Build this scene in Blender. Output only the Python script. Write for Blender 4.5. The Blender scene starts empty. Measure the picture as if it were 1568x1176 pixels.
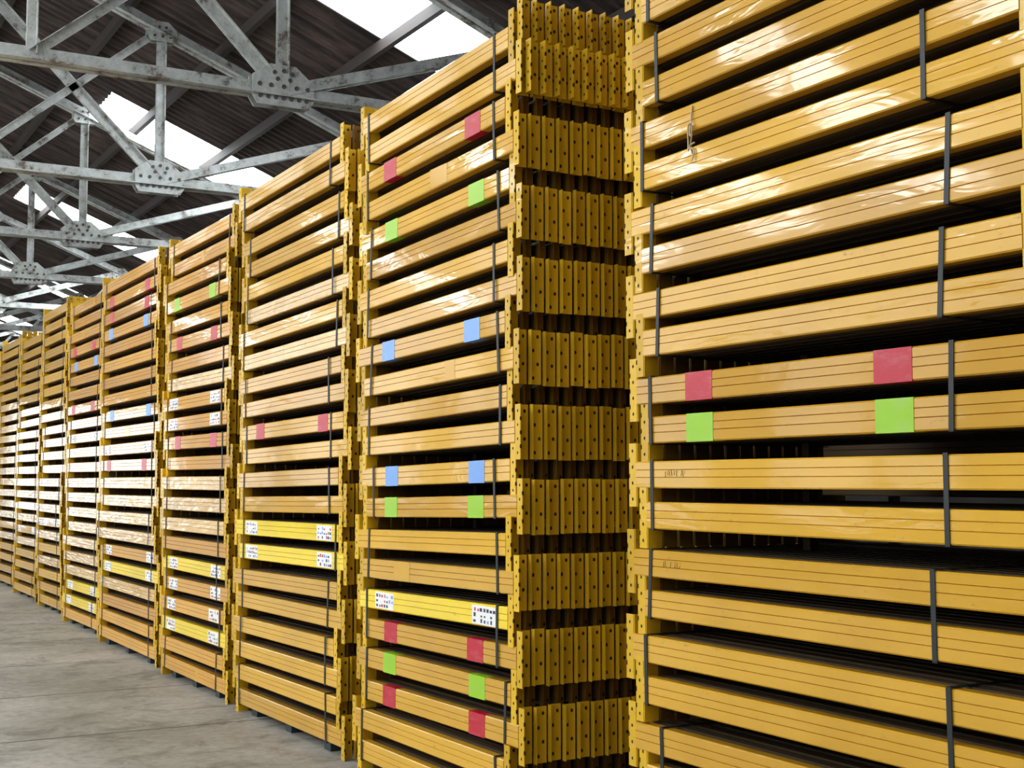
import bpy, math, random
from mathutils import Vector, Matrix
sc=bpy.context.scene
try:
    sc.view_settings.view_transform='Standard'
    sc.view_settings.look='None'
except Exception as e: print(e)

# ---------------------------------------------------------------- materials
def newmat(name):
    m=bpy.data.materials.new(name); m.use_nodes=True
    nt=m.node_tree; b=nt.nodes['Principled BSDF']
    return m,nt,b
def N(nt,t,**kw):
    n=nt.nodes.new(t)
    for k,v in kw.items():
        if k in n.inputs: n.inputs[k].default_value=v
        else: setattr(n,k,v)
    return n
def L(nt,a,b): nt.links.new(a,b)
def coords(nt,scale):
    g=N(nt,'ShaderNodeNewGeometry'); mp=N(nt,'ShaderNodeMapping'); mp.inputs['Scale'].default_value=scale
    L(nt,g.outputs['Position'],mp.inputs['Vector']); return mp.outputs['Vector']
def ramp(nt,fac,stops):
    r=N(nt,'ShaderNodeValToRGB'); e=r.color_ramp.elements
    e[0].position=stops[0][0]; e[0].color=(*stops[0][1],1)
    e[1].position=stops[-1][0]; e[1].color=(*stops[-1][1],1)
    for p,c in stops[1:-1]:
        x=e.new(p); x.color=(*c,1)
    L(nt,fac,r.inputs['Fac']); return r.outputs['Color']
def mix(nt,fac,a,b,mode='MIX'):
    n=N(nt,'ShaderNodeMix',data_type='RGBA',blend_type=mode)
    for s,v in ((n.inputs[0],fac),(n.inputs[6],a),(n.inputs[7],b)):
        if hasattr(v,'links'): L(nt,v,s)
        else: s.default_value=v if not isinstance(v,tuple) else (*v,1)
    return n.outputs[2]
def plain(name,col,rough=.6,metal=0,emis=None):
    m,nt,b=newmat(name)
    b.inputs['Base Color'].default_value=(*col,1); b.inputs['Roughness'].default_value=rough
    b.inputs['Metallic'].default_value=metal
    if emis:
        b.inputs['Emission Color'].default_value=(*emis[0],1); b.inputs['Emission Strength'].default_value=emis[1]
    return m
def tape(name,col):
    m,nt,b=newmat(name)
    n=N(nt,'ShaderNodeTexNoise',Scale=1,Detail=5,Roughness=.7); L(nt,coords(nt,(9,9,30)),n.inputs['Vector'])
    f=ramp(nt,n.outputs['Fac'],[(.5,(0,0,0)),(.75,(.45,.45,.45))])
    L(nt,mix(nt,f,col,tuple(.6*v+.22 for v in col)),b.inputs['Base Color']); b.inputs['Roughness'].default_value=.3
    return m
def yellow(name,dark,light,rough=.3,film=False,coat=.9):
    m,nt,b=newmat(name)
    b.inputs['Specular IOR Level'].default_value=.2
    at=N(nt,'ShaderNodeAttribute',attribute_name='rnd')
    c=ramp(nt,at.outputs['Fac'],[(0,dark),(1,light)])
    n=N(nt,'ShaderNodeTexNoise',Scale=1,Detail=3); L(nt,coords(nt,(2.0,1.8,2.0)),n.inputs['Vector'])
    c2=ramp(nt,n.outputs['Fac'],[(.3,(.84,.82,.76)),(.6,(1,1,1)),(.8,(1.0,1.0,1.0))])
    c=mix(nt,.8,c,c2,'MULTIPLY')
    n2=N(nt,'ShaderNodeTexNoise',Scale=1,Detail=9,Roughness=.78); L(nt,coords(nt,(24,15,34)),n2.inputs['Vector'])
    sc2=ramp(nt,n2.outputs['Fac'],[(.59,(0,0,0)),(.70,(.85,.85,.85))])
    n4=N(nt,'ShaderNodeTexNoise',Scale=1,Detail=3); L(nt,coords(nt,(2.2,2.2,5)),n4.inputs['Vector'])
    pm=ramp(nt,n4.outputs['Fac'],[(.46,(0.12,0.12,0.12)),(.64,(1,1,1))])
    c=mix(nt,mix(nt,1,sc2,pm,'MULTIPLY'),c,(.17,.10,.045))
    L(nt,c,b.inputs['Base Color'])
    rr=N(nt,'ShaderNodeMapRange'); L(nt,n.outputs['Fac'],rr.inputs[0])
    rr.inputs[1].default_value=.3; rr.inputs[2].default_value=.7
    rr.inputs[3].default_value=rough; rr.inputs[4].default_value=rough+.15
    L(nt,rr.outputs[0],b.inputs['Roughness'])
    n3=N(nt,'ShaderNodeTexNoise',Scale=1,Detail=3,Distortion=1.0)
    bp=N(nt,'ShaderNodeBump'); L(nt,n3.outputs['Fac'],bp.inputs['Height'])
    if film:
        b.inputs['Coat Weight'].default_value=1; b.inputs['Coat Roughness'].default_value=.1; b.inputs['Coat IOR'].default_value=1.65
        L(nt,coords(nt,(14,5,22)),n3.inputs['Vector']); bp.inputs['Strength'].default_value=.5; bp.inputs['Distance'].default_value=.02
    else:
        b.inputs['Coat Weight'].default_value=coat; b.inputs['Coat Roughness'].default_value=.06; b.inputs['Coat IOR'].default_value=1.48
        L(nt,coords(nt,(6,2.0,9)),n3.inputs['Vector']); bp.inputs['Strength'].default_value=.25; bp.inputs['Distance'].default_value=.008
    L(nt,bp.outputs[0],b.inputs['Coat Normal'])
    return m
M={}
M['std']=yellow('golden_yellow_paint',(.58,.305,.020),(.76,.43,.030))
M['org']=yellow('orange_yellow_paint',(.60,.285,.026),(.74,.375,.034))
M['bright']=yellow('lemon_yellow_paint',(.92,.68,.02),(.92,.68,.02))
M['film']=yellow('film_wrapped_paint',(.66,.38,.08),(.76,.48,.14),.25,True)
M['brk']=yellow('bracket_paint',(.56,.33,.012),(.78,.48,.02),.38,False,.25)
M['brk_shade']=yellow('shaded_bracket_paint',(.12,.06,.008),(.24,.12,.012),.5,False,.0)  # bracket paint darkened: shade of the gaps between plate rows in the colour
M['core_shade']=yellow('shaded_inner_beam_paint',(.045,.032,.016),(.09,.06,.03),.5,False,.0)  # beam paint with the shade inside the stack put into its colour
M['hole']=plain('punched_hole_dark',(.012,.01,.008),.8)
M['strap']=plain('black_steel_strap',(.008,.012,.014),.5)
M['red']=tape('crimson_tape',(.50,.008,.03))
M['green']=tape('lime_tape',(.30,.58,.012))
M['blue']=tape('blue_tape',(.17,.36,.78))
M['tan']=plain('clear_tape',(.66,.37,.05),.18)
M['white']=plain('label_paper',(.85,.85,.83),.35)
M['ink']=plain('label_ink',(.03,.03,.06),.5)
M['wood']=plain('dark_skid',(.02,.035,.035),.7)
KEYS=list(M.keys())

class MB:
    def __init__(s): s.v=[];s.f=[];s.m=[];s.r=[]
    def poly(s,pts,faces,mat,r=.5):
        o=len(s.v); s.v+=pts
        for f in faces: s.f.append([o+i for i in f]); s.m.append(mat); s.r.append(r)
    def box(s,x0,x1,y0,y1,z0,z1,mat,r=.5,dz=0,dy=0):
        p=[(x0,y0,z0),(x1,y0,z0),(x1,y1,z0+dz),(x0,y1,z0+dz),(x0,y0+dy,z1),(x1,y0+dy,z1),(x1,y1+dy,z1+dz),(x0,y1+dy,z1+dz)]
        s.poly(p,[(0,3,2,1),(4,5,6,7),(0,1,5,4),(1,2,6,5),(2,3,7,6),(3,0,4,7)],mat,r)
    def obj(s,name,mats,keys):
        me=bpy.data.meshes.new(name); me.from_pydata(s.v,[],s.f)
        for k in keys: me.materials.append(mats[k])
        idx={k:i for i,k in enumerate(keys)}
        me.polygons.foreach_set('material_index',[idx[k] for k in s.m])
        a=me.attributes.new('rnd','FLOAT','FACE'); a.data.foreach_set('value',s.r)
        me.update()
        o=bpy.data.objects.new(name,me); sc.collection.objects.link(o); return o

BH=.104
def beam(mb,xf,y0,y1,z0,mat,r,dz):
    z1=z0+BH; c=.005; w=.05
    pr=[(xf+w,z0),(xf+c,z0),(xf,z0+c)]
    for fr in (.40,.68):
        g=z0+BH*fr; pr+=[(xf,g-.0016),(xf+.005,g),(xf,g+.0016)]
    pr+=[(xf,z1-c),(xf+c,z1),(xf+w,z1)]
    n=len(pr)
    pts=[(x,y0,z) for x,z in pr]+[(x,y1,z+dz) for x,z in pr]
    fs=[(i,(i+1)%n,n+(i+1)%n,n+i) for i in range(n)]
    fs+=[tuple(range(n))[::-1],tuple(range(n,2*n))]
    mb.poly(pts,fs,mat,r)
def disc(mb,c,ax,rad,mat='hole',n=6):
    x,y,z=c; p=[]
    for i in range(n):
        a=2*math.pi*(i+.5)/n; u=math.cos(a)*rad; v=math.sin(a)*rad*1.25
        p.append((x+u,y,z+v) if ax=='y' else (x,y+u,z+v))
    mb.poly(p,[tuple(range(n))],mat)
def bracket(mb,x,yout,zc,sgn,r,front=True,H=.25,wid=.068,mat='brk'):
    """angle connector. sgn=+1 : beam lies toward +y from the bracket"""
    t=.005; full=.048; leg=full if front else .026
    pw=yout+sgn*full
    ya,yb=sorted((pw-sgn*leg,pw))
    z0,z1=zc-H/2,zc+H/2
    mb.box(x,x+t,ya,yb,z0,z1,mat,r)
    a,b=sorted((pw,pw+sgn*t))
    mb.box(x+t*.5,x+wid,a,b,z0,z1,mat,r)
    for k in range(4):
        zz=z0+H*(.12+.253*k)
        disc(mb,(x+wid*.55+(.012 if k%2 else -.012),pw-sgn*.0008,zz),'y',.0075)
        if front: disc(mb,(x-.0008,yout+sgn*full*.5,zz),'x',.0058)
    for k in range(3):
        if front: mb.box(x+.0,x+.006,*sorted((yout-sgn*.002,yout+sgn*.006)),z0+H*(.2+.25*k),z0+H*(.27+.25*k),'hole')

def label(mb,xf,y,z0,rn,dz):
    z0+=dz
    mb.box(xf-.0015,xf+.02,y,y+.24,z0+.008,z0+BH-.008,'white')
    f0,f1=xf-.0022,xf-.001
    for j in range(7):
        yy=y+.01+.032*j
        for q in range(3):
            if rn.random()<.75:
                h=rn.uniform(.008,.02); w=rn.uniform(.012,.024)
                mb.box(f0,f1,yy,yy+w,z0+.016+.026*q,z0+.016+.026*q+h,rn.choice(['ink','ink','red','blue','ink']))

def stack(x,y0,y1,seed,zs,tapes={},bright=(),film=(),col='std',labels=(),jit=.012,topdouble=False,depth=12,wear=.12,near=0,tilt=0,scrib=(),name='pallet_rack_beam_stack'):
    rn=random.Random(seed); mb=MB(); P=.076; n=len(zs)
    pairj=[(rn.uniform(-jit,jit),rn.uniform(-jit,jit),rn.uniform(-jit,jit)*1.2) for _ in range(n//2+1)]
    geo={}; Ln=y1-y0
    for i,zc in enumerate(zs):
        j0,j1,jx=pairj[i//2]
        xf=x+jx+rn.uniform(-.004,.004); r=rn.random()
        odd=i%2
        ya=y0+j0; yb=y1+j1
        ins0=.07 if odd else 0; ins1=0 if odd else .07
        tl=tilt*min(1,.3+zc/3)
        z0=zc-BH/2+rn.uniform(-.004,.004)+tl; dz=rn.uniform(-.006,.006)-tl
        ofs=lambda yy: dz*(yy-ya)/Ln
        mat='bright' if i in bright else ('film' if i in film else col)
        beam(mb,xf,ya+ins0+.05,yb-ins1-.05,z0,mat,r,dz)
        geo[i]=(xf,z0,ya,yb,dz)
        for d in range(1,depth):
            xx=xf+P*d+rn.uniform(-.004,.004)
            mb.box(xx,xx+.05,ya+ins0+.05,yb-ins1-.05,z0,z0+BH,'core_shade' ,rn.random(),dz=dz)
        for d in range(depth):
            xx=xf+P*d+.002
            zz=zc+rn.uniform(-.004,.004)
            m0='brk_shade' if (ins0 and d>0) else 'brk'; m1='brk_shade' if (ins1 and d>0) else 'brk'
            bracket(mb,xx,ya+ins0+rn.uniform(-.002,.002),zz+tl,1,rn.random(),d<1,mat=m0,wid=.05 if m0=='brk_shade' else .068)
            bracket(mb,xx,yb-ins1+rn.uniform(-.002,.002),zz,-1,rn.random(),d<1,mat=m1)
        if topdouble and i==n-1:
            for d in range(depth):
                bracket(mb,xf+P*d+.02,ya+.02,zc+.07+tl,1,rn.random(),True,H=.2)
        if topdouble and i==n-2:
            for d in range(depth):
                bracket(mb,xf+P*d+.03,ya-.04,zc+tl,1,rn.random(),True,H=.245)
        if i in tapes:
            cl=tapes[i]
            for yy in (ya+.36+near,yb-.53):
                mb.box(xf-.0015,xf+.051,yy,yy+.16,z0-.001+ofs(yy),z0+BH+.001+ofs(yy),cl,dz=ofs(yy+.16)-ofs(yy))
        elif i in labels:
            for yy in (ya+.22,yb-.50): label(mb,xf,yy,z0,rn,ofs(yy+.12))
        elif rn.random()<wear:
            yy=rn.uniform(ya+.3,yb-.6); w=rn.uniform(.04,.2)
            mb.box(xf-.001,xf+.02,yy,yy+w,z0+.004+ofs(yy),z0+BH-.004+ofs(yy),'tan')
        if i in scrib:   # hand-written marker note
            yy=yb-.36
            for q in range(9):
                zz=z0+ofs(yy)+.045+rn.uniform(-.004,.004)
                if rn.random()<.85:
                    mb.box(xf-.001,xf+.001,yy,yy+.0025,zz,zz+.022,'ink',dy=rn.uniform(-.006,.006))
                    mb.box(xf-.001,xf+.001,yy-.008,yy,zz+rn.choice([0,.01,.02]),zz+.0225,'tan')
                yy+=.014
    for k in range(n//2):
        (xa,za,ya,yb,dza),(xb,zb,_,_,dzb)=geo[2*k],geo[2*k+1]
        xm=min(xa,xb)-.004
        for yy in (ya+.22+near+rn.uniform(-.07,.08),yb-.20+rn.uniform(-.04,.06)):
            f=(yy-ya)/Ln; zA=za+dza*f; zt=zb+dzb*f+BH+.003
            ln=rn.uniform(-.015,.015)
            mb.box(xm,xm+.0025,yy,yy+.019,zA-.003,zt,'strap',dy=ln)
            mb.box(xm,xm+P*depth,yy+ln,yy+ln+.019,zt,zt+.0025,'strap')
            mb.box(xm,xm+P*depth,yy,yy+.019,zA-.005,zA-.002,'strap')
    zb=min(g[1]+min(0,g[4]) for g in geo.values())-.003
    for yy in (y0+.3,(y0+y1)/2-.05,y1-.4):
        mb.box(x+.04,x+P*depth,yy,yy+.1,0,zb,'wood')
    for yy in (y0+.45,y1-.5):
        mb.box(x+.5,x+.54,yy,yy+.04,zb,zs[-1],'core_shade')
    return mb.obj(name,M,KEYS)

zsA=[.11+.167*i for i in range(22)]
zsC=[.11+.1625*i for i in range(22)]
zsE=[.115+.1645*i for i in range(22)]
zsB=[]
for k in range(12): zsB+=[.2+.335*k-.079,.2+.335*k+.079]
stack(3.04,2.36,4.42,1,zsB,tapes={11:'red',10:'green'},jit=.008,wear=0,near=.19,scrib=(7,9))
stack(3.04,.30,2.16,21,zsB,jit=.01)
stack(3.0,5.20,7.06,2,zsA,tapes={2:'red',3:'green',4:'red',8:'green',9:'blue',13:'blue',17:'green',19:'red'},bright=(5,),labels=(5,),topdouble=True,jit=.014,tilt=.042)
stack(3.0,7.22,9.24,3,zsE,tapes={11:'red'},bright=(6,7),labels=(6,7),film=(14,16),jit=.02,tilt=.03)
stack(3.02,9.44,11.3,4,zsC,tapes={16:'red',11:'red',18:'green'},bright=(2,5),labels=(2,3,4,5,12,13),film=(7,8,9,14),col='org',jit=.02)
stack(3.06,11.55,13.8,5,zsC,tapes={20:'red',18:'blue',13:'blue',19:'red',10:'red'},bright=(4,),labels=(4,5,11),film=(3,6,7,8,9),col='org',jit=.02)
stack(3.15,14.1,15.95,6,zsC,tapes={17:'blue',14:'red',18:'red'},film=(3,4,5,6,7,8,9),bright=(1,2),labels=(1,2,12),col='org',jit=.02)
stack(3.25,16.5,18.1,7,zsC+[3.68],film=(3,5,7,8,9),labels=(6,),jit=.02)
stack(3.33,18.5,20.3,8,zsC,film=(4,6,8),labels=(5,),jit=.02)
stack(3.42,20.7,22.6,9,zsC+[3.68],film=(4,6,8),jit=.02)
stack(3.5,22.9,24.8,10,zsC,film=(4,6,8),jit=.02)
# second row of stacks, added behind the first so its gaps read dark
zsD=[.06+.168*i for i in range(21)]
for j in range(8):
    stack(4.35 if j<3 else 4.6,1.0+2.15*j,3.12+2.15*j,50+j,[z+.005 for z in zsD],depth=7,col='core_shade')

# ---------------------------------------------------------------- building shell
EAVE=9.5; SL=.4
def rz(x): return 7.2-SL*(abs(x)-4.07)
Y0,Y1=-6,52
m,nt,b=newmat('worn_concrete')
n=N(nt,'ShaderNodeTexNoise',Scale=.7,Detail=9,Roughness=.62); L(nt,coords(nt,(1,1,1)),n.inputs['Vector'])
c=ramp(nt,n.outputs['Fac'],[(.3,(.26,.245,.20)),(.5,(.38,.365,.315)),(.7,(.50,.48,.43))])
n2=N(nt,'ShaderNodeTexNoise',Scale=14,Detail=8,Roughness=.7); L(nt,coords(nt,(1,1,1)),n2.inputs['Vector'])
c=mix(nt,.55,c,ramp(nt,n2.outputs['Fac'],[(.35,(.5,.5,.5)),(.6,(1,1,1))]),'MULTIPLY')
n5=N(nt,'ShaderNodeTexNoise',Scale=2.2,Detail=9,Roughness=.75,Distortion=.6); L(nt,coords(nt,(1,1,1)),n5.inputs['Vector'])
c=mix(nt,.8,c,ramp(nt,n5.outputs['Fac'],[(.38,(.5,.49,.46)),(.5,(1,1,1))]),'MULTIPLY')
br=N(nt,'ShaderNodeTexBrick',Scale=1.0); br.offset=0
br.inputs['Color1'].default_value=(1,1,1,1); br.inputs['Color2'].default_value=(.86,.86,.86,1); br.inputs['Mortar'].default_value=(.3,.28,.25,1)
br.inputs['Mortar Size'].default_value=.014; br.inputs['Brick Width'].default_value=3.6; br.inputs['Row Height'].default_value=1.75
L(nt,coords(nt,(1,1,1)),br.inputs['Vector'])
c=mix(nt,1,c,br.outputs['Color'],'MULTIPLY'); L(nt,c,b.inputs['Base Color']); b.inputs['Roughness'].default_value=.6
bp=N(nt,'ShaderNodeBump',Strength=.25,Distance=.01); L(nt,n2.outputs['Fac'],bp.inputs['Height']); L(nt,bp.outputs[0],b.inputs['Normal'])
MC=m
m,nt,b=newmat('old_roof_sheeting')
n=N(nt,'ShaderNodeTexNoise',Scale=1,Detail=7,Roughness=.7); L(nt,coords(nt,(.8,5,.8)),n.inputs['Vector'])
c=ramp(nt,n.outputs['Fac'],[(.34,(.012,.009,.008)),(.5,(.050,.034,.029)),(.70,(.15,.108,.094))])
L(nt,c,b.inputs['Base Color']); b.inputs['Roughness'].default_value=.8
MR=m
m,nt,b=newmat('dark_brick_wall')
n=N(nt,'ShaderNodeTexNoise',Scale=2,Detail=6); L(nt,coords(nt,(1,1,1)),n.inputs['Vector'])
L(nt,ramp(nt,n.outputs['Fac'],[(.3,(.02,.017,.015)),(.7,(.05,.043,.038))]),b.inputs['Base Color']); b.inputs['Roughness'].default_value=.9
MWD=m
m,nt,b=newmat('painted_brick_wall')
n=N(nt,'ShaderNodeTexNoise',Scale=2,Detail=6); L(nt,coords(nt,(1,1,1)),n.inputs['Vector'])
L(nt,ramp(nt,n.outputs['Fac'],[(.3,(.14,.13,.12)),(.7,(.27,.26,.24))]),b.inputs['Base Color']); b.inputs['Roughness'].default_value=.8
MW=m
m,nt,b=newmat('galvanised_truss_steel')
n=N(nt,'ShaderNodeTexNoise',Scale=5,Detail=8,Roughness=.75); L(nt,coords(nt,(1,1,1)),n.inputs['Vector'])
c=ramp(nt,n.outputs['Fac'],[(.38,(.13,.10,.08)),(.47,(.42,.44,.42)),(.75,(.70,.74,.74))])
L(nt,c,b.inputs['Base Color']); b.inputs['Roughness'].default_value=.5
MT=m
MBOLT=plain('rusty_bolt',(.06,.05,.045),.5)
MPUR=plain('dark_purlin_timber',(.04,.03,.026),.7)
MSKY=plain('skylight_polycarbonate',(.9,.95,1),.4,0,((.90,.96,1.0),16))
MFILLWIN=plain('fill_window_glow',(.9,.95,1),.3,0,((.95,.98,1.0),1.5))  # emissive panes, added as fill from the aisle side
MDOOR=plain('daylit_roller_door_opening',(.9,.95,1),.3,0,((.88,.95,1.0),3.0))

def single(name,boxes,mat,):
    mb=MB()
    for bx in boxes: mb.box(*bx,'a')
    return mb.obj(name,{'a':mat},['a'])
single('floor',[(-EAVE-.2,EAVE+.2,Y0,Y1,-.2,0)],MC)
zw=rz(EAVE)
single('wall_right',[(EAVE,EAVE+.2,Y0,Y1,0,zw+.1)],MWD)
fill_wins=[(y,y+4.2) for y in range(-4,46,6)]
bx=[(-EAVE-.2,-EAVE,Y0,Y1,0,1.0),(-EAVE-.2,-EAVE,Y0,Y1,4.2,zw+.1)]
prev=Y0
for a,c_ in fill_wins:
    bx.append((-EAVE-.2,-EAVE,prev,a,1.0,4.2)); prev=c_
bx.append((-EAVE-.2,-EAVE,prev,Y1,1.0,4.2))
single('wall_left',bx,MW)
for k,(a,c_) in enumerate(fill_wins):
    single('fill_window_%d'%(k+1),[(-EAVE-.12,-EAVE-.08,a,c_,1.0,4.2)],MFILLWIN)  # unseen glowing panes added to light the stack fronts
def gable(name,y,openings):
    mb=MB()
    pts=[(-EAVE,0),(EAVE,0),(EAVE,zw),(0,rz(0)),(-EAVE,zw)]
    if openings:
        a,c_,h=openings
        mb.box(-EAVE,a,y,y+.2,0,h,'a'); mb.box(c_,EAVE,y,y+.2,0,h,'a')
        pts[0]=(-EAVE,h); pts[1]=(EAVE,h)
    mb.poly([(x,y,z) for x,z in pts]+[(x,y+.2,z) for x,z in pts],[(0,1,2,3,4),(9,8,7,6,5)]+[(i,5+i,5+(i+1)%5,(i+1)%5) for i in range(5)],'a')
    return mb.obj(name,{'a':MW},['a'])
gable('wall_back',Y1,(-8.5,-1.5,4.4))
gable('wall_front',Y0-.2,None)
single('door_1',[(-8.5,-1.5,Y1+.21,Y1+.25,0,4.4)],MDOOR)

strips={1:[(5.6,6.9),(12.0,13.3),(19.1,20.4),(26.0,27.3),(33.2,34.5),(40.2,41.5)],
        -1:[(5.6,6.9),(8.8,10.1),(12.0,13.3),(15.4,16.7),(19.1,20.4),(26.0,27.3),(33.2,34.5),(40.2,41.5)]}  # left slope: unseen strips, extra ones added for highlight streaks on the beams
SX0,SX1=4.3,8.2
mb=MB()
def corr(xa,xb,ya,yb):
    step=.045; n=int(round((yb-ya)/step)); st=(yb-ya)/n
    pts=[];fs=[]
    for i in range(n+1):
        y=ya+st*i; d=.022*math.sin(y*2*math.pi/.18)
        pts+= [(xa,y,rz(xa)+d),(xb,y,rz(xb)+d)]
    for i in range(n):
        a=2*i; fs.append((a,a+1,a+3,a+2))
    mb.poly(pts,fs,'a')
for s in (1,-1):
    edges=[Y0]+[e for q in strips[s] for e in q]+[Y1]
    for i in range(0,len(edges)-1):
        ya,yb=edges[i],edges[i+1]
        if i%2==0: corr(0,s*EAVE*1.02,ya,yb)
        else:
            corr(0,s*SX0,ya,yb); corr(s*SX1,s*EAVE*1.02,ya,yb)
    for ya,yb in strips[s]:
        a,c_=s*SX0,s*SX1
        mb.poly([(a,ya,rz(a)),(c_,ya,rz(c_)),(c_,yb,rz(c_)),(a,yb,rz(a)),(a,ya,rz(a)+.02),(c_,ya,rz(c_)+.02),(c_,yb,rz(c_)+.02),(a,yb,rz(a)+.02)],
          [(0,1,2,3),(7,6,5,4),(0,4,5,1),(1,5,6,2),(2,6,7,3),(3,7,4,0)],'s')
mb.obj('ceiling',{'a':MR,'s':MSKY},['a','s'])
mb=MB()
for s in (1,-1):
    for j in range(9):
        x=s*(.5+1.08*j); z=rz(x)-.03
        mb.box(x-.035,x+.035,Y0,Y1,z-.13,z,'a')
mb.obj('roof_purlins',{'a':MPUR},['a'])

# ---------------------------------------------------------------- trusses
ZC=5.11
def member(mb,p,q,w,y,t=.07,mat='a',gap=.03):
    dx,dz=q[0]-p[0],q[1]-p[1]; l=math.hypot(dx,dz); nx,nz=-dz/l*w/2,dx/l*w/2
    def strip(ya,yb,nn0,nn1):
        c=[(p[0]+nx*nn0,p[1]+nz*nn0),(q[0]+nx*nn0,q[1]+nz*nn0),(q[0]+nx*nn1,q[1]+nz*nn1),(p[0]+nx*nn1,p[1]+nz*nn1)]
        mb.poly([(x,ya,z) for x,z in c]+[(x,yb,z) for x,z in c],[(0,1,2,3),(7,6,5,4),(0,4,5,1),(1,5,6,2),(2,6,7,3),(3,7,4,0)],mat)
    strip(y-gap,y-gap+.01,-1,1); strip(y-gap-t,y-gap,-1,-.8)
    strip(y+gap-.01,y+gap,-1,1); strip(y+gap,y+gap+t,-1,-.8)
def gusset(mb,x,z,w,h,y,big=True):
    c=[(-w/2,-h*.3),(-w*.42,-h*.5),(w*.42,-h*.5),(w/2,-h*.3),(w/2,h*.12),(w*.2,h*.5),(-w*.22,h*.5),(-w/2,h*.2)]
    n=len(c)
    for a in (-.062,.05):
        mb.poly([(x+u,y+a,z+v) for u,v in c]+[(x+u,y+a+.012,z+v) for u,v in c],
            [tuple(range(n)),tuple(range(n,2*n))[::-1]]+[(i,n+i,n+(i+1)%n,(i+1)%n) for i in range(n)],'a')
    bl=[(u*w*.125,-h*.3) for u in (-3,-2,-1,0,1,2,3)]+[(u*w*.13,-h*.02) for u in (-3,-1.6,0,1.6,3)]+[(-w*.15,h*.3),(0,h*.36),(w*.14,h*.3),(-w*.1,h*.15),(w*.1,h*.15)]
    if not big: bl=[(-w*.28,-h*.25),(0,-h*.25),(w*.28,-h*.25),(-w*.12,h*.2),(w*.12,h*.2)]
    r=.02 if big else .016
    for u,v in bl:
        ring=[(x+u+r*math.cos(a*math.pi/4),z+v+r*math.sin(a*math.pi/4)) for a in range(8)]
        mb.poly([(q,y-.074,e) for q,e in ring]+[(q,y-.06,e) for q,e in ring],[tuple(range(8))]+[(i,8+i,8+(i+1)%8,(i+1)%8) for i in range(8)],'b')
def truss(y):
    mb=MB()
    member(mb,(-EAVE+.02,ZC),(EAVE-.02,ZC),.12,y)
    for s in (1,-1):
        R=lambda x:(s*x,rz(x)-.26)
        B=lambda x:(s*x,ZC)
        member(mb,R(.0),R(EAVE-.3),.12,y)
        G=4.07
        mem=[(B(G),R(G),.10),(B(G),R(1.0),.11),(B(G),R(6.6),.11),(R(G),B(1.9),.08),
             (B(1.9),R(1.9),.08),(R(6.6),B(7.1),.08),
             (R(1.0),B(.0),.09),(R(6.6),B(5.9),.06)]
        for p,q,w in mem: member(mb,p,q,w,y,.05,gap=.022)
        gusset(mb,s*G,ZC+.04,.58,.38,y)
        gusset(mb,s*6.6,rz(6.6)-.3,.34,.24,y,False)
        gusset(mb,s*G,rz(G)-.3,.34,.24,y,False)
    member(mb,(0,ZC),(0,rz(0)-.26),.08,y,.05)
    mb.box(EAVE-.16,EAVE-.01,y-.1,y+.1,0,ZC-.02,'a'); mb.box(-EAVE+.01,-EAVE+.16,y-.1,y+.1,0,ZC-.02,'a')
    mb.obj('roof_truss',{'a':MT,'b':MBOLT},['a','b'])
for k in range(-4,10): truss(11.4+4.2*k)

# knotted twine hanging on the near stack
cu=bpy.data.curves.new('knotted_twine','CURVE'); cu.dimensions='3D'; cu.bevel_depth=.0035; cu.bevel_resolution=1
for pts in ([(0,0,.10),(-.004,.004,.05),(-.008,-.006,.0),(-.004,.006,-.05),(0,0,-.09)],
            [(-.004,.012,.03),(-.012,-.012,.01),(-.004,.01,-.01),(-.012,.0,.03),(-.01,.014,-.07)],
            [(0,-.012,-.04),(-.01,.008,-.055),(-.006,-.014,-.07),(-.01,-.006,-.11)]):
    s=cu.splines.new('BEZIER'); s.bezier_points.add(len(pts)-1)
    for bpnt,p in zip(s.bezier_points,pts):
        bpnt.co=p; bpnt.handle_left_type=bpnt.handle_right_type='AUTO'
o=bpy.data.objects.new('knotted_twine',cu); o.location=(3.028,3.96,2.90); sc.collection.objects.link(o)
cu.materials.append(plain('pale_twine',(.55,.45,.28),.9))

# ---------------------------------------------------------------- lights
def area(name,loc,rot,sx,sy,e,col=(1,1,1)):
    l=bpy.data.lights.new(name,'AREA'); l.shape='RECTANGLE'; l.size=sx; l.size_y=sy; l.energy=e; l.color=col
    o=bpy.data.objects.new(name,l); o.location=loc; o.rotation_euler=rot; sc.collection.objects.link(o)
area('fill_aisle',(-5.5,8,4.6),(0,math.radians(-62),0),2.5,26,480,(.99,.99,1))  # added fill lamp hanging over the aisle, no fixture
area('fill_far',(-5.5,30,4.6),(0,math.radians(-62),0),2.5,16,220,(.99,.99,1))  # same added fill for the far stacks
area('fill_overhead',(-.5,13,6.6),(0,math.radians(-12),0),3,34,640,(.96,.99,1))  # added overhead fill that brightens floor and beam faces
w=bpy.data.worlds.new('sky'); sc.world=w; w.use_nodes=True
w.node_tree.nodes['Background'].inputs[0].default_value=(.7,.8,1,1); w.node_tree.nodes['Background'].inputs[1].default_value=1

# ---------------------------------------------------------------- camera
cam=bpy.data.cameras.new('camera'); co=bpy.data.objects.new('camera',cam); sc.collection.objects.link(co)
cam.sensor_width=36; cam.lens=47.07; cam.clip_end=200
co.location=(0,0,1.6)
co.rotation_euler=(math.radians(90+4.1),0,math.radians(-29.6))
sc.camera=co
